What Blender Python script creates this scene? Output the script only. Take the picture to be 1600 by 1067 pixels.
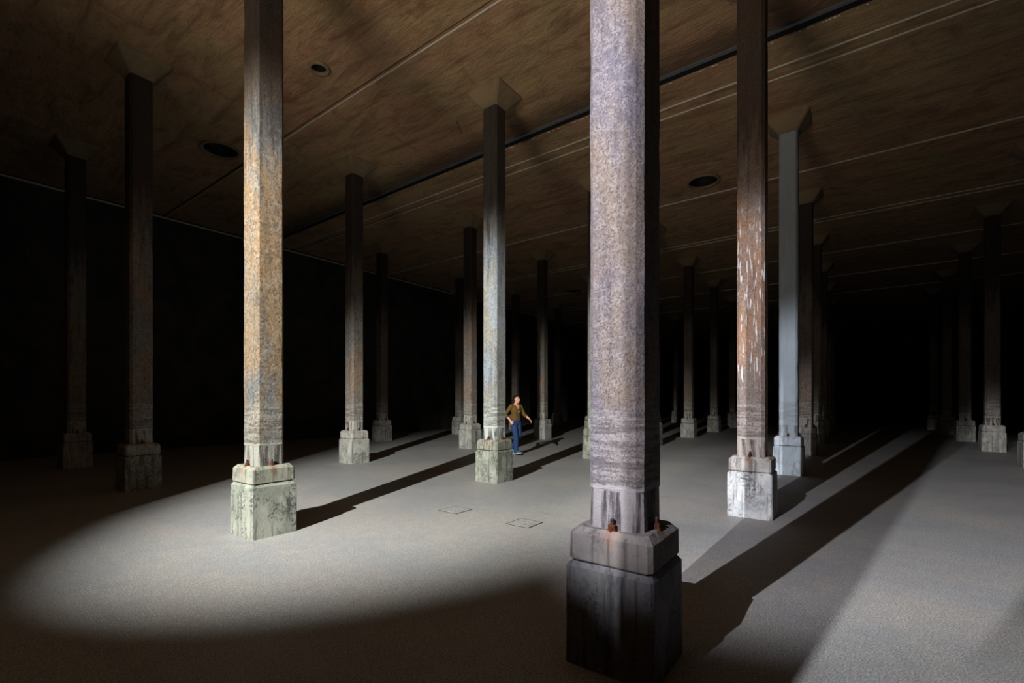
import bpy, bmesh, math, random
from mathutils import Vector, Matrix
from mathutils.geometry import delaunay_2d_cdt

random.seed(7)
for o in list(bpy.data.objects):
    bpy.data.objects.remove(o)
SC = bpy.context.scene
COL = SC.collection

# ------------------------------------------------------------------ camera, light, exposure
EYE = 1.55                                   # camera height (m)
F_PX, X0, YH = 732.78, 779.47, 625.46        # focal length and principal point for a 1600 x 1067 frame
cam = bpy.data.cameras.new('camera')
cam.sensor_width = 36.0
cam.lens = 36.0 * F_PX / 1600
cam.shift_x = (800 - X0) / 1600
cam.shift_y = (YH - 533.5) / 1600
cam.clip_start, cam.clip_end = 0.05, 300
co = bpy.data.objects.new('camera', cam)
co.location = (0, 0, EYE)
co.rotation_euler = (math.pi / 2, 0, 0)
COL.objects.link(co)
SC.camera = co

w = bpy.data.worlds.new('dark')
SC.world = w
w.use_nodes = True
w.node_tree.nodes['Background'].inputs[0].default_value = (0.5, 0.55, 0.7, 1)
w.node_tree.nodes['Background'].inputs[1].default_value = 0.004

vs = SC.view_settings
vs.view_transform = 'Standard'
vs.look = 'None'
vs.exposure = 0.0
vs.gamma = 1.0
vs.use_curve_mapping = False


def spot(name, loc, az, el, half, blend, power, color, radius=0.03):
    """az: degrees right of straight ahead, el: degrees above level, half: cone half angle"""
    l = bpy.data.lights.new(name, 'SPOT')
    l.energy, l.color, l.shadow_soft_size = power, color, radius
    l.spot_size, l.spot_blend = math.radians(2 * half), blend
    o = bpy.data.objects.new(name, l)
    a, e = math.radians(az), math.radians(el)
    d = Vector((math.sin(a) * math.cos(e), math.cos(a) * math.cos(e), math.sin(e)))
    o.location = loc
    o.rotation_euler = d.to_track_quat('-Z', 'Y').to_euler()
    COL.objects.link(o)
    return o


LAMP1 = (-5.20, -2.70, 6.20)
LAMP2 = (-4.75, -3.75, 6.10)
spot('floodlight_main', LAMP1, 20.0, -24.2, 20.9, 0.72, 14800, (1.0, 0.985, 0.95))
spot('floodlight_side', LAMP1, 45.5, -22.2, 14.6, 0.5, 6000, (0.96, 0.93, 1.0))
spot('floodlight_wide', LAMP2, 48.0, -22.8, 14.4, 0.5, 7200, (0.97, 0.97, 1.0))
# added fill lamp off to the side, turned up to brighten the ceiling
spot('ceiling_fill', (-4.2, 0.2, 1.4), 40, 52, 48, 1.0, 1800, (1.0, 0.82, 0.67), 1.3)

# ------------------------------------------------------------------ the column grid
TH = 0.6494
PHI = math.pi / 2 - TH                        # world angle of the grid's first axis
S = 2.8642 * EYE                              # column spacing (m)
AX, AY = 0.4939 * EYE, 1.8353 * EYE           # column (0, 0)
E1 = Vector((math.sin(TH), math.cos(TH)))
E2 = Vector((-math.cos(TH), math.sin(TH)))
ZC = EYE * (1 + 3.80)                         # ceiling height


def G(i, j, z=0.0):
    p = Vector((AX, AY)) + S * (i * E1 + j * E2)
    return Vector((p.x, p.y, z))


# ------------------------------------------------------------------ node helpers
class NT:
    def __init__(self, name):
        self.m = bpy.data.materials.new(name)
        self.m.use_nodes = True
        self.t = self.m.node_tree
        self.b = self.t.nodes['Principled BSDF']

    def new(self, kind, **kw):
        n = self.t.nodes.new(kind)
        for k, v in kw.items():
            setattr(n, k, v)
        return n

    def link(self, a, b):
        self.t.links.new(a, b)

    def put(self, sock, v):
        if isinstance(v, bpy.types.NodeSocket):
            self.link(v, sock)
        elif v is not None:
            sock.default_value = v

    def coords(self, per_object=True):
        tc = self.new('ShaderNodeTexCoord').outputs['Object']
        if not per_object:
            return tc
        oi = self.new('ShaderNodeObjectInfo').outputs['Location']
        n = self.new('ShaderNodeVectorMath', operation='MULTIPLY_ADD')
        self.link(oi, n.inputs[0])
        n.inputs[1].default_value = (1.37, 1.91, 0.7)
        self.link(tc, n.inputs[2])
        return n.outputs[0]

    def local(self):
        tc = self.new('ShaderNodeTexCoord').outputs['Object']
        s = self.new('ShaderNodeSeparateXYZ')
        self.link(tc, s.inputs[0])
        return s.outputs

    def mapping(self, v, scale=(1, 1, 1), rot=(0, 0, 0), loc=(0, 0, 0)):
        n = self.new('ShaderNodeMapping')
        self.link(v, n.inputs[0])
        n.inputs['Location'].default_value = loc
        n.inputs['Rotation'].default_value = rot
        n.inputs['Scale'].default_value = scale
        return n.outputs[0]

    def noise(self, v, scale, detail=4, rough=0.6, dist=0.0):
        n = self.new('ShaderNodeTexNoise')
        self.link(v, n.inputs['Vector'])
        n.inputs['Scale'].default_value = scale
        n.inputs['Detail'].default_value = detail
        n.inputs['Roughness'].default_value = rough
        n.inputs['Distortion'].default_value = dist
        return n.outputs['Fac']

    def vor(self, v, scale):
        n = self.new('ShaderNodeTexVoronoi')
        self.link(v, n.inputs['Vector'])
        n.inputs['Scale'].default_value = scale
        return n.outputs['Distance']

    def step(self, v, a, b, lo=0.0, hi=1.0):
        n = self.new('ShaderNodeMapRange')
        n.clamp = True
        n.interpolation_type = 'SMOOTHSTEP'
        self.put(n.inputs['Value'], v)
        n.inputs['From Min'].default_value = a
        n.inputs['From Max'].default_value = b
        n.inputs['To Min'].default_value = lo
        n.inputs['To Max'].default_value = hi
        return n.outputs[0]

    def math(self, op, a, b=None, clamp=False):
        n = self.new('ShaderNodeMath', operation=op)
        n.use_clamp = clamp
        self.put(n.inputs[0], a)
        if b is not None:
            self.put(n.inputs[1], b)
        return n.outputs[0]

    def mix(self, fac, a, b, mode='MIX'):
        n = self.new('ShaderNodeMix', data_type='RGBA', blend_type=mode)
        self.put(n.inputs[0], fac)
        for s_, v in ((n.inputs[6], a), (n.inputs[7], b)):
            if isinstance(v, tuple) and len(v) == 3:
                v = v + (1,)
            self.put(s_, v)
        return n.outputs[2]

    def bump(self, h, strength=0.5, dist=0.01, normal=None):
        n = self.new('ShaderNodeBump')
        n.inputs['Strength'].default_value = strength
        n.inputs['Distance'].default_value = dist
        self.link(h, n.inputs['Height'])
        if normal is not None:
            self.link(normal, n.inputs['Normal'])
        return n.outputs[0]

    def done(self, color, rough=0.8, normal=None, metal=0.0, spec=0.3):
        if isinstance(color, tuple) and len(color) == 3:
            color = color + (1,)
        self.put(self.b.inputs['Base Color'], color)
        self.put(self.b.inputs['Roughness'], rough)
        self.b.inputs['Metallic'].default_value = metal
        self.b.inputs['Specular IOR Level'].default_value = spec
        if normal is not None:
            self.link(normal, self.b.inputs['Normal'])
        return self.m


def srgb(r, g, b):
    f = lambda c: (c / 255 / 12.92) if c <= 10 else ((c / 255 + 0.055) / 1.055) ** 2.4
    return (f(r), f(g), f(b))


def shaft_material(name, warm, cool, dark, pale, streaks=0.0, smooth=False, scab=1.0):
    m = NT(name)
    p = m.coords()
    x, y, z = m.local()
    big = m.noise(m.mapping(p, (1, 1, 0.45)), 2.2, 3, 0.6, 0.6)
    col = m.mix(m.step(big, 0.40, 0.62), warm, cool)
    # run-down stains, long in z
    run = m.noise(m.mapping(p, (1, 1, 0.09)), 16, 4, 0.65)
    col = m.mix(m.math('MULTIPLY', m.step(run, 0.50, 0.68), 0.15 if smooth else 0.5), col, dark)
    # scabbed, pitted surface
    pit = m.noise(p, 34 if scab < 1.4 else 80, 7, 0.75, 0.5)
    mid = m.noise(m.mapping(p, (1, 1, 1.3)), 9 if scab < 1.4 else 15, 6, 0.75, 0.8)
    blot = m.math('MULTIPLY', m.step(mid, 0.42, 0.62), m.step(pit, 0.44, 0.56))
    col = m.mix(m.math('MULTIPLY', blot, 0.10 if smooth else 0.34 * scab), col, pale)
    speck = m.step(pit, 0.50, 0.40)
    col = m.mix(m.math('MULTIPLY', speck, 0.10 if smooth else 0.45 * scab), col, dark)
    # pale lifts near the foot: two pours with rough edges
    wob = m.math('MULTIPLY', m.math('SUBTRACT', m.noise(p, 12, 3), 0.5), 0.05)
    zz = m.math('ADD', z, wob)
    lift = m.noise(m.mapping(p, (0.6, 0.6, 6)), 5, 5, 0.7)
    foot = m.mix(m.step(lift, 0.38, 0.60), m.mix(0.22, dark, pale), pale)
    foot = m.mix(m.math('MULTIPLY', m.step(pit, 0.52, 0.42), 0.6), foot, dark)
    col = m.mix(m.math('MULTIPLY', m.step(zz, 1.56, 1.46), 0.6), col, foot)
    low = m.mix(m.step(run, 0.45, 0.62), pale, dark)
    col = m.mix(m.math('MULTIPLY', m.step(zz, 1.05, 1.03), 0.8), col, low)
    line = m.math('MULTIPLY', m.step(zz, 1.025, 1.035), m.step(zz, 1.065, 1.05))
    col = m.mix(m.math('MULTIPLY', line, 0.8), col, pale)
    if streaks:
        q = m.mapping(p, (1, 1, 0.075), (0.12, -0.12, 0))
        st = m.noise(q, 52, 1, 0.5)
        zone = m.math('MULTIPLY', m.step(z, 1.6, 2.0), m.step(z, 4.6, 3.4))
        msk = m.math('MULTIPLY', m.step(st, 0.595, 0.64), zone)
        msk = m.math('MULTIPLY', msk, m.step(m.noise(p, 7, 2), 0.40, 0.52))
        col = m.mix(m.math('MULTIPLY', msk, streaks), col, (0.86, 0.90, 0.93))
    h = m.math('ADD', m.math('MULTIPLY', pit, 1.0), m.math('MULTIPLY', mid, 0.6))
    upper_shade = m.math('ADD', z, m.math('MULTIPLY', m.math('SUBTRACT', run, 0.5), 1.6))
    col = m.mix(m.step(upper_shade, 3.9, 5.4, 0.0, 0.3 if smooth else 0.86), col, srgb(36, 31, 28))  # shade of the upper shaft put into the colour, weaker on the smooth one
    nrm = m.bump(h, 0.25 if smooth else 0.9, 0.012)
    return m.done(col, 0.75, nrm, spec=0.35)


def plinth_material(name, base, light, dark, mottled=0.8, rust=0.0):
    m = NT(name)
    p = m.coords()
    x, y, z = m.local()
    big = m.noise(p, 3.2, 4, 0.6, 0.5)
    col = m.mix(m.step(big, 0.38, 0.64), base, light)
    run = m.noise(m.mapping(p, (1, 1, 0.07)), 20, 4, 0.6)
    col = m.mix(m.math('MULTIPLY', m.step(run, 0.50, 0.68), 0.7), col, dark)
    damp = m.noise(m.mapping(p, (1, 1, 0.8)), 7, 6, 0.7, 0.8)
    col = m.mix(m.step(damp, 0.50, 0.68, 0.0, 0.55), col, dark)
    pit = m.noise(p, 42, 6, 0.72, 0.4)
    patch = m.step(m.noise(m.mapping(p, (1, 1, 0.7)), 4.5, 3, 0.6), 0.44, 0.60)
    sp = m.math('MULTIPLY', m.step(pit, 0.53, 0.43), patch)
    col = m.mix(m.math('MULTIPLY', sp, mottled), col, dark)
    if rust:
        ax = m.math('MINIMUM', m.math('ABSOLUTE', x), m.math('ABSOLUTE', y))
        wob = m.math('MULTIPLY', m.math('SUBTRACT', m.noise(m.mapping(p, (1, 1, 0.3)), 14, 4, 0.7), 0.5), 0.16)
        d = m.math('ADD', ax, wob)
        fall = m.step(z, 0.60, 0.81, -0.02, 0.055)
        k = m.math('SUBTRACT', fall, d)
        col = m.mix(m.math('MULTIPLY', m.step(k, -0.03, 0.05), rust), col, srgb(128, 78, 44))
    nrm = m.bump(m.math('ADD', pit, m.math('MULTIPLY', big, 0.7)), 0.5, 0.008)
    return m.done(col, 0.8, nrm, spec=0.3)


def floor_material():
    m = NT('floor_concrete')
    p = m.coords(False)
    a = m.noise(p, 0.55, 4, 0.55, 0.4)
    b = m.noise(m.mapping(p, (1, 0.5, 1), (0, 0, PHI)), 1.3, 4, 0.6, 0.6)
    col = m.mix(m.step(a, 0.38, 0.62), srgb(150, 147, 140), srgb(128, 132, 134))
    col = m.mix(m.math('MULTIPLY', m.step(b, 0.52, 0.70), 0.5), col, srgb(158, 146, 132))
    col = m.mix(m.math('MULTIPLY', m.step(b, 0.46, 0.32), 0.45), col, srgb(104, 110, 116))
    g = m.noise(p, 85, 4, 0.9)
    g2 = m.noise(p, 30, 3, 0.8)
    col = m.mix(m.step(g2, 0.60, 0.36, 0.0, 0.35), col, srgb(84, 84, 84))
    col = m.mix(m.step(g, 0.36, 0.64), m.mix(0.55, col, (0.03, 0.03, 0.03)), m.mix(0.30, col, (0.9, 0.9, 0.88)))
    k = m.noise(p, 9, 5, 0.7, 0.5)
    col = m.mix(m.step(k, 0.40, 0.62, 0.0, 0.16), col, srgb(104, 102, 100))
    n = m.bump(g, 0.25, 0.004)
    return m.done(col, 0.62, n, spec=0.35)


def ceiling_material():
    m = NT('ceiling_concrete')
    p = m.coords(False)
    q = m.mapping(p, (1.0, 0.22, 1), (0, 0, 0.06))
    a = m.noise(q, 3.4, 9, 0.72, 0.8)
    b = m.noise(p, 0.35, 4, 0.6, 0.8)
    c = m.noise(m.mapping(p, (1, 0.4, 1)), 5, 7, 0.72, 1.5)
    col = m.mix(m.step(b, 0.36, 0.64), srgb(176, 152, 112), srgb(184, 146, 114))
    col = m.mix(m.math('MULTIPLY', m.step(a, 0.54, 0.34), 0.6), col, srgb(112, 84, 64))
    col = m.mix(m.math('MULTIPLY', m.step(c, 0.56, 0.72), 0.5), col, srgb(206, 174, 130))
    x = m.math('ADD', m.local()[0], m.math('MULTIPLY', m.math('SUBTRACT', c, 0.5), 0.9))
    joint_band = m.math('MULTIPLY', m.step(x, 1.12 * S, 1.30 * S), m.step(x, 1.36 * S, 1.34 * S))
    col = m.mix(m.math('MULTIPLY', joint_band, 0.75), col, srgb(58, 50, 44))  # darker band along one side of the open joint
    dots = m.noise(p, 1.1, 6, 0.7, 1.0)
    col = m.mix(m.step(dots, 0.50, 0.68, 0.0, 0.55), col, srgb(128, 84, 64))
    col = m.mix(m.step(dots, 0.46, 0.30, 0.0, 0.5), col, srgb(124, 122, 92))
    h = m.math('ADD', a, m.math('MULTIPLY', c, 0.6))
    n = m.bump(h, 1.0, 0.13)
    return m.done(col, 0.7, n, spec=0.3)


def plain_concrete(name, c1, c2, rough=0.85):
    m = NT(name)
    p = m.coords(False)
    a = m.noise(p, 1.2, 6, 0.65, 0.6)
    g = m.noise(p, 30, 5, 0.7)
    col = m.mix(m.step(a, 0.38, 0.62), c1, c2)
    return m.done(col, rough, m.bump(g, 0.4, 0.01))


def simple(name, c, rough=0.5, metal=0.0, var=0.15, scale=30.0):
    m = NT(name)
    p = m.coords(False)
    g = m.noise(p, scale, 4, 0.7)
    d = tuple(k * (1 - var * 2) for k in c)
    return m.done(m.mix(m.step(g, 0.35, 0.65), d, c), rough, m.bump(g, 0.15, 0.004), metal)


M = {}
M['floor'] = floor_material()
M['ceiling'] = ceiling_material()
M['slot'] = plain_concrete('slot_concrete', (0.02, 0.018, 0.016), (0.035, 0.03, 0.026))
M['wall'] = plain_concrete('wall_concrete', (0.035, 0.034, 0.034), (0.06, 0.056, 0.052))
M['lip'] = simple('zinc_strip', (0.80, 0.78, 0.72), 0.45, 0.15)
M['flash'] = simple('dull_flashing', (0.22, 0.24, 0.27), 0.45, 0.5)
M['rust'] = simple('rusted_iron', srgb(98, 50, 28), 0.85, 0.2, 0.32, 60)
M['iron'] = simple('dark_iron', srgb(70, 58, 54), 0.6, 0.5, 0.3, 60)
M['recess_shade'] = simple('recess_shade_black', (0.008, 0.008, 0.009), 0.7, 0.0, 0.2, 20)  # black that stands in for shade inside the open joint and the holes
M['capital'] = plain_concrete('capital_concrete', srgb(132, 116, 88), srgb(108, 96, 78))

DK = srgb(52, 47, 44)
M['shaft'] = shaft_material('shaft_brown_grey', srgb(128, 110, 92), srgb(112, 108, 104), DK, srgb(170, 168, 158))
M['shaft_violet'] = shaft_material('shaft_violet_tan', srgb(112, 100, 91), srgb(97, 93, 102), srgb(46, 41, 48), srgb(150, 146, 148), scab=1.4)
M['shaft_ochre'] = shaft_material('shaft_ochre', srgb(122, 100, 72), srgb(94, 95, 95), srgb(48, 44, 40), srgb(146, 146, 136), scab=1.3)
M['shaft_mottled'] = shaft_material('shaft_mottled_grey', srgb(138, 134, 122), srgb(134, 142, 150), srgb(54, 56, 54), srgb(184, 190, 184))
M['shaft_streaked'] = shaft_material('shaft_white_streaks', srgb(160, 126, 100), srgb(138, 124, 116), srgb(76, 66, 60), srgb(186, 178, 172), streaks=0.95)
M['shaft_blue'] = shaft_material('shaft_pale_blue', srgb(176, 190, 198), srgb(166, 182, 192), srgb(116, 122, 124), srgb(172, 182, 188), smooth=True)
M['pl'] = plinth_material('plinth_grey', srgb(150, 150, 142), srgb(172, 172, 164), srgb(66, 68, 64))
M['pl_green'] = plinth_material('plinth_greenish', srgb(122, 127, 116), srgb(152, 154, 142), srgb(48, 56, 49), 0.95)
M['plr_green'] = plinth_material('plinth_cap_greenish', srgb(126, 127, 114), srgb(148, 147, 132), srgb(58, 61, 53), 0.7, rust=0.35)
M['plr'] = plinth_material('plinth_cap_grey', srgb(150, 148, 140), srgb(172, 170, 160), srgb(72, 70, 66), 0.5, rust=0.25)
M['pl_white'] = plinth_material('plinth_white_mottled', srgb(176, 182, 186), srgb(206, 208, 206), srgb(66, 70, 76), 0.95)
M['plr_white'] = plinth_material('plinth_cap_rusty', srgb(170, 168, 164), srgb(196, 192, 186), srgb(84, 78, 74), 0.5, rust=0.5)
M['pl_slate'] = plinth_material('plinth_slate', srgb(104, 104, 112), srgb(126, 126, 128), srgb(56, 56, 64), 0.6)
M['plr_slate'] = plinth_material('plinth_cap_slate', srgb(112, 108, 108), srgb(132, 126, 122), srgb(64, 60, 60), 0.5, rust=0.35)
M['pl_blue'] = plinth_material('plinth_pale_blue', srgb(180, 194, 202), srgb(190, 204, 212), srgb(106, 112, 118), 0.3)


# ------------------------------------------------------------------ mesh helpers
def mesh_obj(name, verts, faces, mat, parent=None, smooth=False):
    me = bpy.data.meshes.new(name)
    me.from_pydata([tuple(v) for v in verts], [], faces)
    bm = bmesh.new()
    bm.from_mesh(me)
    bmesh.ops.recalc_face_normals(bm, faces=bm.faces)
    bm.to_mesh(me)
    bm.free()
    if smooth:
        for f in me.polygons:
            f.use_smooth = True
    me.materials.append(mat)
    o = bpy.data.objects.new(name, me)
    COL.objects.link(o)
    if parent is not None:
        o.parent = parent
    return o


def box_data(x0, x1, y0, y1, z0, z1):
    v = [(x, y, z) for z in (z0, z1) for y in (y0, y1) for x in (x0, x1)]
    f = [(0, 2, 3, 1), (4, 5, 7, 6), (0, 1, 5, 4), (2, 6, 7, 3), (0, 4, 6, 2), (1, 3, 7, 5)]
    return v, f


def ring(half, ch, nside):
    """square outline with chamfered corners, counter-clockwise"""
    c = [(half, -half + ch), (half, half - ch), (half - ch, half), (-half + ch, half),
         (-half, half - ch), (-half, -half + ch), (-half + ch, -half), (half - ch, -half)]
    out = []
    for k in range(8):
        a, b = c[k], c[(k + 1) % 8]
        n = nside if k % 2 == 0 else 1
        for t in range(n):
            out.append((a[0] + (b[0] - a[0]) * t / n, a[1] + (b[1] - a[1]) * t / n))
    return out


def ring_block(levels, ch, nside=1):
    """levels: (z, half width, horizontal jitter, vertical jitter)"""
    vs_, fs = [], []
    n = None
    for z, half, jh, jv in levels:
        r = ring(half, min(ch, half * 0.4), nside)
        n = len(r)
        for x, y in r:
            L = math.hypot(x, y)
            k = 1 - abs(random.gauss(0, jh)) / L if jh else 1
            vs_.append((x * k, y * k, z - (abs(random.gauss(0, jv)) if jv else 0)))
    for l in range(len(levels) - 1):
        for a in range(n):
            b = (a + 1) % n
            fs.append((l * n + a, l * n + b, (l + 1) * n + b, (l + 1) * n + a))
    fs.append(tuple(range(n - 1, -1, -1)))
    fs.append(tuple(range((len(levels) - 1) * n, len(levels) * n)))
    return vs_, fs


def tag(o, label, cat, group=None):
    o['label'] = label
    o['category'] = cat
    if group:
        o['group'] = group
    return o


# ------------------------------------------------------------------ the hall
X_MIN, X_MAX = -3.45 * S, 10.0 * S
Y_MIN, Y_MAX = -4.5 * S, 3.70 * S


def placed(o):
    o.location = G(0, 0)
    o.rotation_euler = (0, 0, PHI)
    return o


def structure(o):
    o['kind'] = 'structure'
    return o


structure(placed(mesh_obj('floor', *box_data(X_MIN - 0.4, X_MAX + 0.4, Y_MIN - 0.4, Y_MAX + 0.4, -0.3, 0.0), M['floor'])))
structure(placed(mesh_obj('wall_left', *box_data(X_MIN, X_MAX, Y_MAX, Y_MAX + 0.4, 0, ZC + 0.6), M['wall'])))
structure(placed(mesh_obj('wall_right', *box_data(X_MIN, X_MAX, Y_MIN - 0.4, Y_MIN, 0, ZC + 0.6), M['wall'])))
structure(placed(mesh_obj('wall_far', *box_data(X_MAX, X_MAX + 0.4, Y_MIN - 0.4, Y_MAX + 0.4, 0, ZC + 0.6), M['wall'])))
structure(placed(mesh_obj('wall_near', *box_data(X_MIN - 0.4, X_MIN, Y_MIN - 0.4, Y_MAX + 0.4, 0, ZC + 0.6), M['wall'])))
ceil = structure(placed(mesh_obj('ceiling', *box_data(X_MIN, X_MAX, Y_MIN, Y_MAX, ZC + 0.40, ZC + 0.6), M['slot'])))

# ceiling slabs between the joints, cut round the manholes
# joint = (start, end) along the first grid axis, in bays
JOINTS = [(-2.45, -2.44), (-1.44, -1.43), (-0.42, -0.40), (0.608, 0.622), (1.335, 1.382), (1.543, 1.615), (2.605, 2.615),
          (3.53, 3.60), (4.49, 4.53), (5.52, 5.54), (6.53, 6.55), (7.53, 7.55), (8.53, 8.55)]
HOLES = [(0.47, 2.42, 0.36), (2.39, 0.48, 0.36), (0.44, 1.45, 0.13), (4.4, 0.5, 0.36), (0.47, -1.5, 0.36), (4.45, 2.45, 0.36)]


def slab(x0, x1, holes):
    """panel from x0 to x1 with round holes: underside, hole linings and joint faces"""
    pts = [(x0, Y_MIN), (x1, Y_MIN), (x1, Y_MAX), (x0, Y_MAX)]
    edges = [(0, 1), (1, 2), (2, 3), (3, 0)]
    rings = []
    for hx, hy, hr in holes:
        s0 = len(pts)
        n = 40
        for k in range(n):
            pts.append((hx + hr * math.cos(2 * math.pi * k / n), hy + hr * math.sin(2 * math.pi * k / n)))
            edges.append((s0 + k, s0 + (k + 1) % n))
        rings.append((s0, n))
    vo, eo, fo, ov, oe, of = delaunay_2d_cdt([Vector(p) for p in pts], edges, [], 0, 1e-5)
    keep = []
    for f in fo:
        c = sum((vo[i] for i in f), Vector((0, 0))) / len(f)
        if any((c.x - hx) ** 2 + (c.y - hy) ** 2 < (hr * 0.995) ** 2 for hx, hy, hr in holes):
            continue
        keep.append(list(f))
    n0 = len(vo)
    V = [(v.x, v.y, ZC) for v in vo] + [(v.x, v.y, ZC + 0.41) for v in vo]
    cnt = {}
    for f in keep:
        for a, b in zip(f, f[1:] + f[:1]):
            cnt[tuple(sorted((a, b)))] = cnt.get(tuple(sorted((a, b))), 0) + 1
    Fs = keep + [[i + n0 for i in reversed(f)] for f in keep]
    for (a, b), k in cnt.items():
        if k == 1:
            Fs.append([a, b, b + n0, a + n0])
    return V, Fs


xs = [X_MIN] + [S * k for j in JOINTS for k in j] + [X_MAX]
for k in range(0, len(xs), 2):
    x0, x1 = xs[k], xs[k + 1]
    hs = [(hx * S, hy * S, hr) for hx, hy, hr in HOLES if x0 < hx * S < x1]
    V, Fs = slab(x0, x1, hs)
    mesh_obj('ceiling_slab', V, Fs, M['ceiling'], ceil)
# recessed band between the paired joint strips
for a, b, dz in ((1.543, 1.615, 0.035), (3.53, 3.60, 0.035)):
    mesh_obj('joint_filler_or_shade', *box_data(a * S + 0.012, b * S - 0.012, Y_MIN, Y_MAX, ZC + dz, ZC + 0.41), M['ceiling'], ceil)
mesh_obj('joint_filler_or_shade', *box_data(1.336 * S, 1.381 * S, Y_MIN, Y_MAX, ZC + 0.025, ZC + 0.41), M['recess_shade'], ceil)  # black strip added in the open joint, painting the shade of its inside
# thin metal strips that edge the joints
TR = 1
for a, wd in ((0.624, 0.014), (1.541, 0.020), (1.617, 0.016), (2.612, 0.016), (3.528, 0.014), (3.602, 0.016), (4.535, 0.020), (5.54, 0.016), (6.55, 0.016)):
    TR += 1
    structure(placed(mesh_obj('trim_%d' % TR, *box_data(a * S - wd / 2, a * S + wd / 2, Y_MIN, Y_MAX, ZC - 0.022, ZC + 0.05), M['lip'])))
flashing = structure(placed(mesh_obj('trim_%d' % (TR + 1), *box_data(1.318 * S, 1.334 * S, Y_MIN, Y_MAX, ZC - 0.028, ZC + 0.06), M['flash'])))
# crumbled grout along the open joint
rv, rf = [], []
for k in range(420):
    y = random.uniform(-1.6, 2.6) * S
    xx = random.choice((1.3355, 1.3815)) * S
    r = random.uniform(0.006, 0.016)
    b = len(rv)
    rv += [(xx + r * random.uniform(.6, 1.2) * sx, y + 2 * r * sy, ZC - 0.004 + r * sz) for sx, sy, sz in
           ((1, 0, 0), (-1, 0, 0), (0, 1, 0), (0, -1, 0), (0, 0, 1), (0, 0, -1))]
    rf += [(b + i, b + j, b + l) for i, j, l in ((0, 2, 4), (2, 1, 4), (1, 3, 4), (3, 0, 4), (2, 0, 5), (1, 2, 5), (3, 1, 5), (0, 3, 5))]
cg = mesh_obj('grout_crumbs', rv, rf, M['lip'], flashing)
cg['kind'] = 'stuff'
# collars in the ceiling manholes
MAN = {(0.47, 2.42): ('round manhole collar in ceiling between the ochre-stained and dim unlit columns', 'manhole'),
       (2.39, 0.48): ('round manhole collar in ceiling by the tan-violet and white-streaked columns', 'manhole'),
       (0.44, 1.45): ('small round hole in ceiling between ochre-stained and mottled grey columns', 'ceiling hole'),
       (4.4, 0.5): ('round manhole collar in the dark ceiling beyond the pale blue column', 'manhole'),
       (0.47, -1.5): ('round manhole collar in ceiling of the dark outer aisle', 'manhole'),
       (4.45, 2.45): ('round manhole collar in the dark ceiling beyond the walking person', 'manhole')}
for hx, hy, hr in HOLES:
    V, Fs = [], []
    n = 40
    for k in range(n):
        a = 2 * math.pi * k / n
        for r, z in ((hr, ZC - 0.001), (hr, ZC - 0.05), (hr + 0.05, ZC - 0.05), (hr + 0.05, ZC - 0.001)):
            V.append((hx * S + r * math.cos(a), hy * S + r * math.sin(a), z))
    for k in range(n):
        for q in range(3):
            a, b = k * 4 + q, ((k + 1) % n) * 4 + q
            Fs.append((a, a + 1, b + 1, b))
    V2 = [(hx * S + (hr - .004) * math.cos(2 * math.pi * k / n), hy * S + (hr - .004) * math.sin(2 * math.pi * k / n), z) for z in (ZC + .002, ZC + .39) for k in range(n)]
    mesh_obj('manhole_shade', V2, [(k, (k + 1) % n, n + (k + 1) % n, n + k) for k in range(n)] + [tuple(range(n, 2 * n))], M['recess_shade'], ceil, True)  # black sleeve added in the hole, painting the shade of its inside
    mc = placed(mesh_obj('manhole_collar', V, Fs, M['capital'], None, True))
    tag(mc, *MAN[(hx, hy)], 'round manholes in the ceiling')
# hairline cracks: short raised ridges of leaked lime and dark gaps
for ci, cj, ln, ang in ((1.08, 1.28, 0.5, 0.5), (1.02, 0.33, 0.7, 0.25)):
    pts = []
    n = 9
    for k in range(n):
        t = k / (n - 1) - 0.5
        pts.append((ci * S + ln * t * math.cos(ang) + random.uniform(-.02, .02), cj * S + ln * t * math.sin(ang) + random.uniform(-.02, .02)))
    V, Fs = [], []
    for x, y in pts:
        V += [(x, y - .012, ZC + .001), (x, y, ZC - .003), (x, y + .012, ZC + .001)]
    for k in range(n - 1):
        Fs += [(3 * k, 3 * k + 1, 3 * k + 4, 3 * k + 3), (3 * k + 1, 3 * k + 2, 3 * k + 5, 3 * k + 4)]
    mesh_obj('ceiling_crack', V, Fs, M['slot'], ceil)

structure(placed(mesh_obj('trim_1', *box_data(X_MIN, X_MAX, Y_MAX - 0.05, Y_MAX, ZC - 0.10, ZC - 0.06), M['lip'])))


# ------------------------------------------------------------------ columns
def lv_shaft(jit):
    L = []
    z = 0.80
    L.append((0.80, 0.166, 0, 0))
    L += [(1.028, 0.166, jit, 0), (1.032, 0.168, jit, 0)]
    z = 1.2
    while z < 7.05:
        L.append((z, 0.168, jit, 0))
        z += 0.17
    L.append((ZC - 0.29, 0.168, 0, 0))
    return L


def lv_lower(jit):
    return [(0.0, 0.266, 0, 0), (0.1, 0.266, jit * .4, 0), (0.3, 0.266, jit * .4, 0), (0.575, 0.264, jit * .6, 0.002), (0.604, 0.243, jit, 0.003)]


def lv_upper(jit):
    return [(0.612, 0.246, 0, 0), (0.62, 0.252, jit * .5, 0), (0.768, 0.250, jit * .6, 0.003), (0.806, 0.214, jit, 0.004)]


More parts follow.
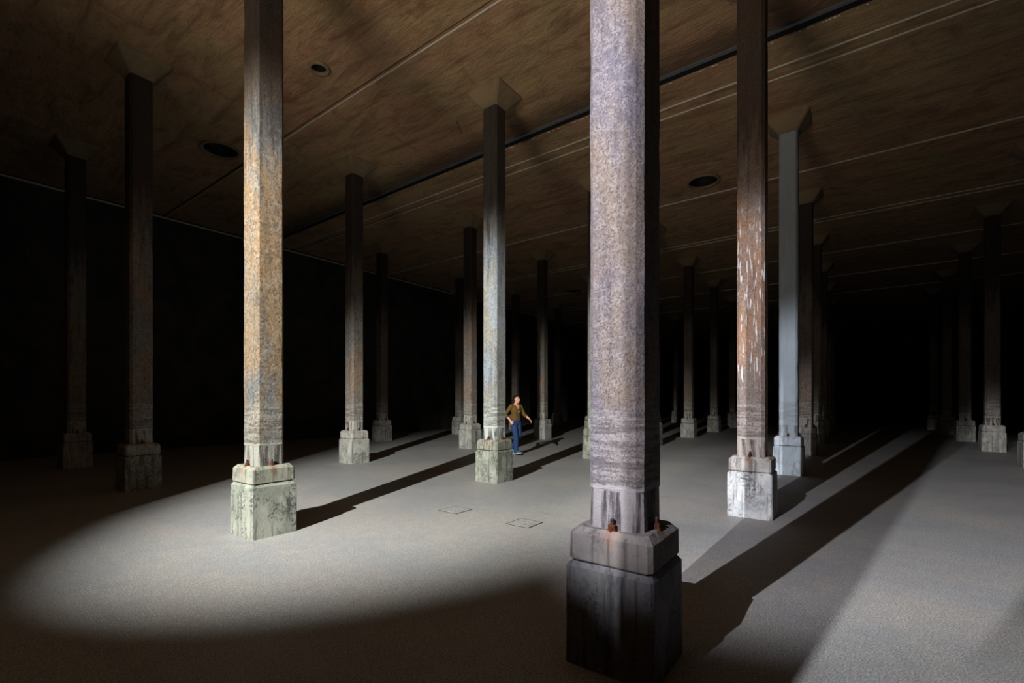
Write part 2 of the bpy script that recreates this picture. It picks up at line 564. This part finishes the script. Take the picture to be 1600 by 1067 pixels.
def make_column(jit, nside):
    """a column at the world origin: returns the root and its parts"""
    root = bpy.data.objects.new('support_post', None)
    COL.objects.link(root)
    root.empty_display_size = 0.3
    mesh_obj('lower_plinth', *ring_block(lv_lower(jit), 0.014, nside), M['pl'], root)
    mesh_obj('mortar_joint', *ring_block([(0.598, 0.232, 0, 0), (0.615, 0.232, 0, 0)], 0.014), M['slot'], root)
    mesh_obj('upper_plinth', *ring_block(lv_upper(jit), 0.024, nside), M['plr'], root)
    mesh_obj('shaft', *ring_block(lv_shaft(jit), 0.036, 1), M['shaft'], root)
    mesh_obj('capital', *ring_block([(ZC - 0.30, 0.171, 0, 0), (ZC - 0.255, 0.20, 0, 0), (ZC - 0.03, 0.385, 0, 0), (ZC - 0.0005, 0.395, 0, 0)], 0.03), M['capital'], root)
    for k in range(4):
        a = k * math.pi / 2
        c, s_ = math.cos(a), math.sin(a)
        cx, cy = 0.190 * c, 0.190 * s_
        # hexagon nut with washer, then the rod
        V, Fs = [], []
        for (z, r, n0) in ((0.795, 0.030, 0), (0.809, 0.030, 0), (0.809, 0.024, 0), (0.834, 0.024, 0), (0.837, 0.019, 0)):
            for q in range(6):
                V.append((cx + r * math.cos(q * math.pi / 3), cy + r * math.sin(q * math.pi / 3), z))
        for l in range(4):
            for q in range(6):
                b = (q + 1) % 6
                Fs.append((l * 6 + q, l * 6 + b, l * 6 + 6 + b, l * 6 + 6 + q))
        Fs += [tuple(range(5, -1, -1)), tuple(range(24, 30))]
        nut = mesh_obj('anchor_nut', V, Fs, M['rust'], root)
        V, Fs = [], []
        for (z, r) in ((0.83, 0.012), (0.868, 0.012), (0.873, 0.008)):
            for q in range(8):
                V.append((cx + r * math.cos(q * math.pi / 4), cy + r * math.sin(q * math.pi / 4), z))
        for l in range(2):
            for q in range(8):
                b = (q + 1) % 8
                Fs.append((l * 8 + q, l * 8 + b, l * 8 + 8 + b, l * 8 + 8 + q))
        Fs += [tuple(range(7, -1, -1)), tuple(range(16, 24))]
        mesh_obj('bolt_rod', V, Fs, M['iron'], nut)
    return root


def copy_tree(o, parent=None):
    c = o.copy()
    COL.objects.link(c)
    if parent is not None:
        c.parent = parent
    for ch in list(o.children):
        copy_tree(ch, c)
    return c


def dress(root, shaft, lower, upper):
    for ch in root.children:
        n = ch.name.split('.')[0]
        mat = {'shaft': shaft, 'lower_plinth': lower, 'upper_plinth': upper}.get(n)
        if mat:
            ch.material_slots[0].link = 'OBJECT'
            ch.material_slots[0].material = M[mat]


GREY = ('shaft', 'pl', 'plr')
STYLE = {(0, 0): ('shaft_violet', 'pl_slate', 'plr_slate'), (0, 1): ('shaft_ochre', 'pl_green', 'plr_green'),
         (1, 1): ('shaft_mottled', 'pl_green', 'plr_green'), (1, 0): ('shaft_streaked', 'pl_white', 'plr_white'),
         (2, 0): ('shaft_blue', 'pl_blue', 'pl_blue'), (2, 1): ('shaft_mottled', 'pl_green', 'plr_green')}
LABEL = {
    (0, 0): 'tan and violet pitted concrete column on dark slate plinth with two rusty bolts showing',
    (0, 1): 'ochre-stained concrete column on pale greenish plinth at the rim of the light pool',
    (1, 1): 'mottled grey concrete column on pale green plinth beside the walking person',
    (1, 0): 'brown concrete column with slanting white streaks and rust-stained white plinth',
    (2, 0): 'smooth pale blue concrete column just behind the white-streaked column',
    (1, 2): 'grey-brown column with pale foot, next behind ochre-stained column in the lit floor',
    (2, 2): 'brown-shafted column with pale speckled foot behind the mottled grey column',
    (2, 1): 'pale plinthed column mostly hidden behind the tan and violet column',
    (0, 2): 'dim unlit column standing in the dark beyond the ochre-stained column',
    (0, 3): 'almost black column by the side wall, behind the dim unlit column',
    (1, 3): 'dark column by the side wall hidden behind the ochre-stained column',
    (2, 3): 'bluish dim column by the side wall behind the grey-brown pale-footed column',
    (3, 2): 'dark brown column in deep shadow just behind the walking person',
    (3, 3): 'faint column by the side wall behind the brown-shafted speckled column',
    (3, 1): 'lit plinth and column hidden behind the dark face of tan and violet column',
    (3, 0): 'dark column half hidden right behind the smooth pale blue column',
    (4, -1): 'dim violet-grey column standing alone at the far end of the side light pool',
    (4, 1): 'faint lit column far back, between tan-violet and white-streaked columns',
    (5, 1): 'fainter column far back, next to white-streaked column and behind a faint lit one',
    (5, 3): 'small ghostly grey column far behind the walking person by the side wall',
}
ORD = ['', 'first', 'second', 'third', 'fourth', 'fifth', 'sixth', 'seventh']
ROW = {0: (2, 'the smooth pale blue column'), 1: (1, 'the mottled grey column'), 2: (1, 'the grey-brown pale-footed column'),
       3: (2, 'the bluish side-wall column'), -1: (4, 'the dim violet-grey column')}
NEARBY = 'concrete column of the outer rows, away from the light pool'
GROUP = 'concrete columns in a square grid'

near_proto = make_column(0.0035, 9)
proto = make_column(0.0025, 4)
used = False
for i in range(-1, 8):
    for j in range(-2, 4):
        if (i, j) == (0, 0):
            o = near_proto
        elif not used:
            o, used = proto, True
        else:
            o = copy_tree(proto)
        o.location = G(i, j)
        o.rotation_euler = (0, 0, PHI)
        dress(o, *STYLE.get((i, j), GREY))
        lab = LABEL.get((i, j))
        if not lab and j in ROW and i > ROW[j][0]:
            lab = 'unlit column in the dark, %s beyond %s in its row' % (ORD[i - ROW[j][0]], ROW[j][1])
        tag(o, lab or NEARBY, 'column', GROUP if lab else GROUP + ', outer rows')

# ------------------------------------------------------------------ floor plates
M['groove'] = simple('groove_dirt', (0.035, 0.034, 0.034), 0.9)
for (cx, cy), lab in (((0.492, 0.763), 'faint square floor plate nearer the mottled grey column'),
                      ((0.492, 0.498), 'square floor plate with dark edges nearer the tan and violet column')):
    e = bpy.data.objects.new('floor_plate', None)
    COL.objects.link(e)
    e.location = G(cx, cy)
    e.rotation_euler = (0, 0, PHI)
    tag(e, lab, 'floor plate', 'square plates let into the floor')
    a = 0.165
    mesh_obj('cover', *ring_block([(0.0, a - .008, 0, 0), (0.004, a - .008, 0, 0), (0.006, a - .012, 0, 0)], 0.006), M['floor'], e)
    mesh_obj('frame', *ring_block([(0.0, a + .010, 0, 0), (0.0022, a + .010, 0, 0)], 0.006), M['groove'], e)

# ------------------------------------------------------------------ the walking person
def soup():
    return [], []


def add_loft(sp, rings):
    """rings: lists of 3D points of equal length; closed at both ends"""
    V, Fs = sp
    n = len(rings[0])
    b = len(V)
    for r in rings:
        V.extend(tuple(p) for p in r)
    for l in range(len(rings) - 1):
        for a in range(n):
            c = (a + 1) % n
            Fs.append((b + l * n + a, b + l * n + c, b + (l + 1) * n + c, b + (l + 1) * n + a))
    Fs.append(tuple(b + k for k in range(n - 1, -1, -1)))
    Fs.append(tuple(b + (len(rings) - 1) * n + k for k in range(n)))


def tube(sp, pts, rad, n=14, flat=None):
    """tapered tube along pts; rad per point, flat = (axis vector, factor) squashes the section"""
    pts = [Vector(p) for p in pts]
    # refine with Catmull-Rom
    P, R_ = [], []
    for k in range(len(pts) - 1):
        p0, p1, p2, p3 = pts[max(k - 1, 0)], pts[k], pts[k + 1], pts[min(k + 2, len(pts) - 1)]
        for t in (0, .25, .5, .75):
            t2, t3 = t * t, t * t * t
            P.append(0.5 * ((2 * p1) + (p2 - p0) * t + (2 * p0 - 5 * p1 + 4 * p2 - p3) * t2 + (3 * p1 - p0 - 3 * p2 + p3) * t3))
            R_.append(rad[k] + (rad[k + 1] - rad[k]) * t)
    P.append(pts[-1])
    R_.append(rad[-1])
    # round ends
    d0, d1 = (P[0] - P[1]).normalized(), (P[-1] - P[-2]).normalized()
    P = [P[0] + d0 * R_[0] * .8, P[0] + d0 * R_[0] * .45] + P + [P[-1] + d1 * R_[-1] * .45, P[-1] + d1 * R_[-1] * .8]
    R_ = [R_[0] * .4, R_[0] * .85] + R_ + [R_[-1] * .85, R_[-1] * .4]
    rings = []
    up = Vector((0.31, 0.95, 0.05))
    for k, p in enumerate(P):
        d = (P[min(k + 1, len(P) - 1)] - P[max(k - 1, 0)]).normalized()
        u = up.cross(d).normalized()
        v = d.cross(u)
        r = []
        for q in range(n):
            a = 2 * math.pi * q / n
            o = (u * math.cos(a) + v * math.sin(a)) * R_[k]
            if flat:
                ax = Vector(flat[0]).normalized()
                o -= ax * o.dot(ax) * (1 - flat[1])
            r.append(p + o)
        rings.append(r)
    add_loft(sp, rings)


def ell(sp, c, r, nu=20, nv=12, rot=None):
    c = Vector(c)
    rings = []
    for a in range(1, nv):
        t = math.pi * a / nv
        ring_ = []
        for q in range(nu):
            f = 2 * math.pi * q / nu
            o = Vector((r[0] * math.sin(t) * math.cos(f), r[1] * math.sin(t) * math.sin(f), -r[2] * math.cos(t)))
            if rot is not None:
                o = rot @ o
            ring_.append(c + o)
        rings.append(ring_)
    add_loft(sp, rings)


def torso(sp, secs, n=28):
    """secs: (z, centre y, half width, half depth, squareness)"""
    rings = []
    for z, cy, hw, hd in secs:
        r = []
        for q in range(n):
            a = 2 * math.pi * q / n
            c, s_ = math.cos(a), math.sin(a)
            e = 0.85
            r.append((hw * math.copysign(abs(c) ** e, c), cy + hd * math.copysign(abs(s_) ** e, s_), z))
        rings.append(r)
    add_loft(sp, rings)


def fuse(name, sp, voxel, mat, parent=None, keep=None, smooth_iter=3):
    """one continuous skin over overlapping closed shapes"""
    o = mesh_obj('tmp', sp[0], sp[1], mat)
    r = o.modifiers.new('r', 'REMESH')
    r.mode, r.voxel_size = 'VOXEL', voxel
    s_ = o.modifiers.new('s', 'SMOOTH')
    s_.factor, s_.iterations = 0.5, smooth_iter
    dg = bpy.context.evaluated_depsgraph_get()
    me = bpy.data.meshes.new_from_object(o.evaluated_get(dg))
    old = o.data
    bpy.data.objects.remove(o)
    bpy.data.meshes.remove(old)
    me.name = name
    if keep is not None:
        bm = bmesh.new()
        bm.from_mesh(me)
        bad = [f for f in bm.faces if not keep(f.calc_center_median())]
        bmesh.ops.delete(bm, geom=bad, context='FACES')
        bm.to_mesh(me)
        bm.free()
    for f in me.polygons:
        f.use_smooth = True
    if not me.materials:
        me.materials.append(mat)
    n = bpy.data.objects.new(name, me)
    COL.objects.link(n)
    if parent is not None:
        n.parent = parent
    return n


M['skin'] = simple('skin', srgb(214, 160, 130), 0.5, 0.0, 0.04, 40)
M['hair'] = simple('dark_hair', srgb(34, 27, 26), 0.4, 0.0, 0.3, 120)
M['top'] = simple('olive_brown_knit', srgb(104, 78, 36), 0.9, 0.0, 0.12, 90)
M['hem'] = simple('dark_neckband', srgb(40, 30, 20), 0.9)
M['denim'] = simple('blue_denim', srgb(40, 64, 106), 0.85, 0.0, 0.18, 55)
M['shoe'] = simple('teal_canvas', srgb(70, 120, 124), 0.8)
M['sole'] = simple('white_rubber', srgb(226, 222, 210), 0.6, 0.0, 0.05)
M['lip_pink'] = simple('lips', srgb(170, 92, 84), 0.5)
M['eye'] = simple('dark_eye', srgb(30, 24, 22), 0.3)
M['silver'] = simple('silver_pendant', (0.85, 0.83, 0.88), 0.3, 0.3, 0.05)

# local frame: +Y is where she walks, +X is her right-hand side
SHO_R, ELB_R, HND_R = Vector((.165, .0, 1.355)), Vector((.27, -.14, 1.125)), Vector((.245, .05, .955))
SHO_L, ELB_L, HND_L = Vector((-.165, .0, 1.355)), Vector((-.25, .085, 1.12)), Vector((-.275, .27, .995))
HIP_R, KNE_R, ANK_R = Vector((.085, 0, .90)), Vector((.082, .10, .50)), Vector((.072, .10, .085))
HIP_L, KNE_L, ANK_L = Vector((-.085, 0, .90)), Vector((-.085, .045, .50)), Vector((-.075, -.22, .175))
HEAD_ROT = Matrix.Rotation(math.radians(22), 3, 'Z')          # head turned to her left
HC = Vector((0, .035, 1.548))


def hd(x, y, z):
    return HC + HEAD_ROT @ Vector((x, y, z))


body = soup()
torso(body, [(.86, 0, .13, .085), (.93, -.005, .165, .10), (1.02, 0, .135, .088), (1.10, .005, .125, .085), (1.20, .012, .145, .10),
             (1.28, .012, .155, .10), (1.36, .0, .150, .078), (1.395, -.005, .10, .06), (1.43, .0, .055, .055)])
tube(body, [(0, .0, 1.38), (0, .012, 1.44), (0, .025, 1.50)], [.056, .050, .050])
# head: skull, jaw, nose, ears
ell(body, hd(0, -.012, .022), (.073, .092, .092), 24, 16, HEAD_ROT)
ell(body, hd(0, .022, -.045), (.056, .066, .068), 24, 14, HEAD_ROT)
ell(body, hd(0, .058, -.085), (.028, .026, .024), 16, 10, HEAD_ROT)
tube(body, [hd(0, .080, .020), hd(0, .094, -.004), hd(0, .102, -.024)], [.008, .010, .013])
for sx in (-1, 1):
    ell(body, hd(sx * .074, -.012, -.004), (.010, .020, .031), 12, 10, HEAD_ROT)
    ell(body, hd(sx * .036, .060, -.020), (.022, .020, .022), 12, 10, HEAD_ROT)   # cheeks
ell(body, hd(0, .077, .034), (.045, .014, .012), 16, 10, HEAD_ROT)                # brow ridge


def arm(sp, s_, e, h, r=(.050, .043, .038, .033, .025)):
    m1, m2 = s_.lerp(e, .5), e.lerp(h, .55)
    tube(sp, [s_, m1, e, m2, h], list(r))


def hand(sp, h, fwd, side, curl):
    """palm and five bent fingers: fwd along the forearm, side toward the thumb"""
    fwd = fwd.normalized()
    side = (side - fwd * side.dot(fwd)).normalized()
    nrm = fwd.cross(side).normalized()
    if nrm.z > 0:
        nrm = -nrm
    tube(sp, [h, h + fwd * .035, h + fwd * .075], [.026, .036, .036], flat=(nrm, .5))
    for k, (o, L) in enumerate(((.030, .062), (.010, .070), (-.010, .066), (-.029, .052))):
        a = h + fwd * .080 + side * o
        b = a + (fwd * math.cos(curl * .5) + nrm * math.sin(curl * .5)) * L * .45
        c = b + (fwd * math.cos(curl * 1.3) + nrm * math.sin(curl * 1.3)) * L * .32
        d = c + (fwd * math.cos(curl * 2.1) + nrm * math.sin(curl * 2.1)) * L * .28
        tube(sp, [a - fwd * .02, b, c, d], [.0095, .009, .0085, .0075], 8)
    t0 = h + fwd * .025 + side * .028
    t1 = t0 + (fwd * .6 + side * .7 + nrm * .2).normalized() * .034
    t2 = t1 + (fwd * .9 + side * .15 + nrm * .4).normalized() * .030
    tube(sp, [t0, t1, t2], [.013, .011, .009], 8)


arm(body, SHO_R, ELB_R, HND_R)
arm(body, SHO_L, ELB_L, HND_L)
hand(body, HND_R, HND_R - ELB_R + Vector((0, 0, -.08)), Vector((-.6, .6, .4)), 0.75)
hand(body, HND_L, HND_L - ELB_L + Vector((-.03, 0, -.07)), Vector((.6, .3, .6)), 0.5)


def leg(sp, h, k, a, r):
    tube(sp, [h, h.lerp(k, .5), k, k.lerp(a, .4), a], list(r))


leg(body, HIP_R, KNE_R, ANK_R, (.082, .070, .052, .050, .034))
leg(body, HIP_L, KNE_L, ANK_L, (.082, .070, .052, .050, .034))
for ank, pitch in ((ANK_R, 14), (ANK_L, -48)):
    rm = Matrix.Rotation(math.radians(pitch), 3, 'X')
    tube(body, [ank + rm @ Vector((0, 0, -.01)), ank + rm @ Vector((0, .05, -.048)), ank + rm @ Vector((0, .11, -.056))], [.028, .022, .014])

person = fuse('person', body, .0055, M['skin'], smooth_iter=2)
tag(person, 'person in olive-brown V-neck top and blue jeans walking across the lit floor', 'person')

top = soup()
torso(top, [(.955, -.002, .163, .106), (1.0, 0, .152, .102), (1.03, 0, .146, .099), (1.10, .005, .137, .096), (1.19, .016, .155, .114),
            (1.24, .018, .163, .118), (1.29, .014, .166, .110), (1.36, .0, .163, .090), (1.40, -.006, .118, .074), (1.43, -.006, .074, .068)])
for sx, e, h in ((SHO_R, ELB_R, HND_R), (SHO_L, ELB_L, HND_L)):
    m2 = e.lerp(h, .42)
    tube(top, [sx, sx.lerp(e, .5), e, m2], [.064, .055, .050, .047])


def v_open(c):
    # the V of the neckline, and the hole for the neck
    if c.y > .01 and c.z > 1.252 + abs(c.x) * 1.45:
        return False
    if c.z > 1.408 and abs(c.x) < .085:
        return False
    return True


fuse('knit_top', top, .0065, M['top'], person, keep=v_open)
# neckband along the V
band = soup()
vp = []
for k in range(15):
    t = k / 14 * 2 - 1
    x = t * .098
    z = 1.248 + abs(x) * 1.45
    y = .121 - max(0, z - 1.26) * .30 - x * x * 1.5
    vp.append((x, y, z))
tube(band, vp, [.008] * 15, 8)
fuse('neckband', band, .004, M['hem'], person)
pen = soup()
ell(pen, (-.004, .139, 1.208), (.016, .006, .013))
ell(pen, (.014, .138, 1.191), (.010, .005, .012))
fuse('pendant', pen, .003, M['silver'], person)

je = soup()
torso(je, [(.80, -.004, .10, .085), (.86, -.006, .165, .115), (.92, -.008, .174, .116), (.975, -.004, .160, .106), (.99, -.003, .157, .104)])
leg(je, HIP_R, KNE_R, ANK_R + Vector((0, 0, .012)), (.100, .090, .073, .070, .060))
leg(je, HIP_L, KNE_L, ANK_L + Vector((0, 0, .012)), (.100, .090, .073, .070, .062))
tube(je, [ANK_R + Vector((0, 0, .05)), ANK_R + Vector((0, -.005, -.012))], [.060, .062])
tube(je, [ANK_L + Vector((0, .02, .05)), ANK_L + Vector((0, 0, -.02))], [.062, .062])
jeans = fuse('jeans', je, .007, M['denim'], person)

for ank, pitch in ((ANK_R, 14), (ANK_L, -48)):
    rm = Matrix.Rotation(math.radians(pitch), 3, 'X')
    sp = soup()
    so = soup()
    prof = [(-.085, .030, .050), (-.06, .036, .075), (0.0, .038, .085), (.06, .042, .062), (.11, .045, .045), (.15, .038, .034), (.172, .022, .022)]
    rings, rs = [], []
    for y, hw, ht in prof:
        rings.append([ank + rm @ Vector((hw * math.cos(a), y + .015, -.070 + max(0, math.sin(a)) * ht * 1.0 + min(0, math.sin(a)) * .004)) for a in [2 * math.pi * q / 16 for q in range(16)]])
        rs.append([ank + rm @ Vector(((hw + .006) * math.cos(a), (y + .015) * 1.03, -.076 + math.sin(a) * .014)) for a in [2 * math.pi * q / 16 for q in range(16)]])
    add_loft(sp, rings)
    add_loft(so, rs)
    sh = fuse('shoe', sp, .005, M['shoe'], person)
    sl = fuse('sole', so, .004, M['sole'], sh, smooth_iter=1)

hr = soup()
ell(hr, hd(0, -.020, .030), (.086, .104, .099), 26, 18, HEAD_ROT)
ell(hr, hd(0, -.075, -.035), (.060, .045, .075), 20, 14, HEAD_ROT)
tube(hr, [hd(0, -.09, -.04), hd(0, -.110, -.12), hd(0, -.105, -.24)], [.060, .058, .030])


def hair_keep(c):
    q = HEAD_ROT.inverted() @ (c - HC)
    return not (q.y > .012 and q.z < .092 - abs(q.x) * .35) and not (q.y > -.03 and q.z < .03 and abs(q.x) > .03)


fuse('hair', hr, .006, M['hair'], person, keep=hair_keep)
for sx in (-1, 1):
    sp = soup()
    ell(sp, hd(sx * .031, .076, .010), (.013, .006, .006), 12, 8, HEAD_ROT)
    fuse('eye', sp, .0022, M['eye'], person, smooth_iter=0)
    sp = soup()
    tube(sp, [hd(sx * .015, .090, .030), hd(sx * .032, .087, .034), hd(sx * .050, .070, .028)], [.004, .0045, .003], 8)
    fuse('eyebrow', sp, .0022, M['hair'], person, smooth_iter=0)
sp = soup()
ell(sp, hd(0, .083, -.054), (.022, .008, .008), 14, 8, HEAD_ROT)
fuse('mouth', sp, .0022, M['lip_pink'], person, smooth_iter=0)

person.location = (0.31 * EYE, 8.62 * EYE, 0.0)
person.rotation_euler = (0, 0, math.radians(-140))
low = min(((person.matrix_basis @ v.co).z for ch in person.children for v in ch.data.vertices), default=0)
low = min([low] + [(v.co).z for ch in person.children for g in ch.children for v in g.data.vertices])
person.location.z = -low + 0.001
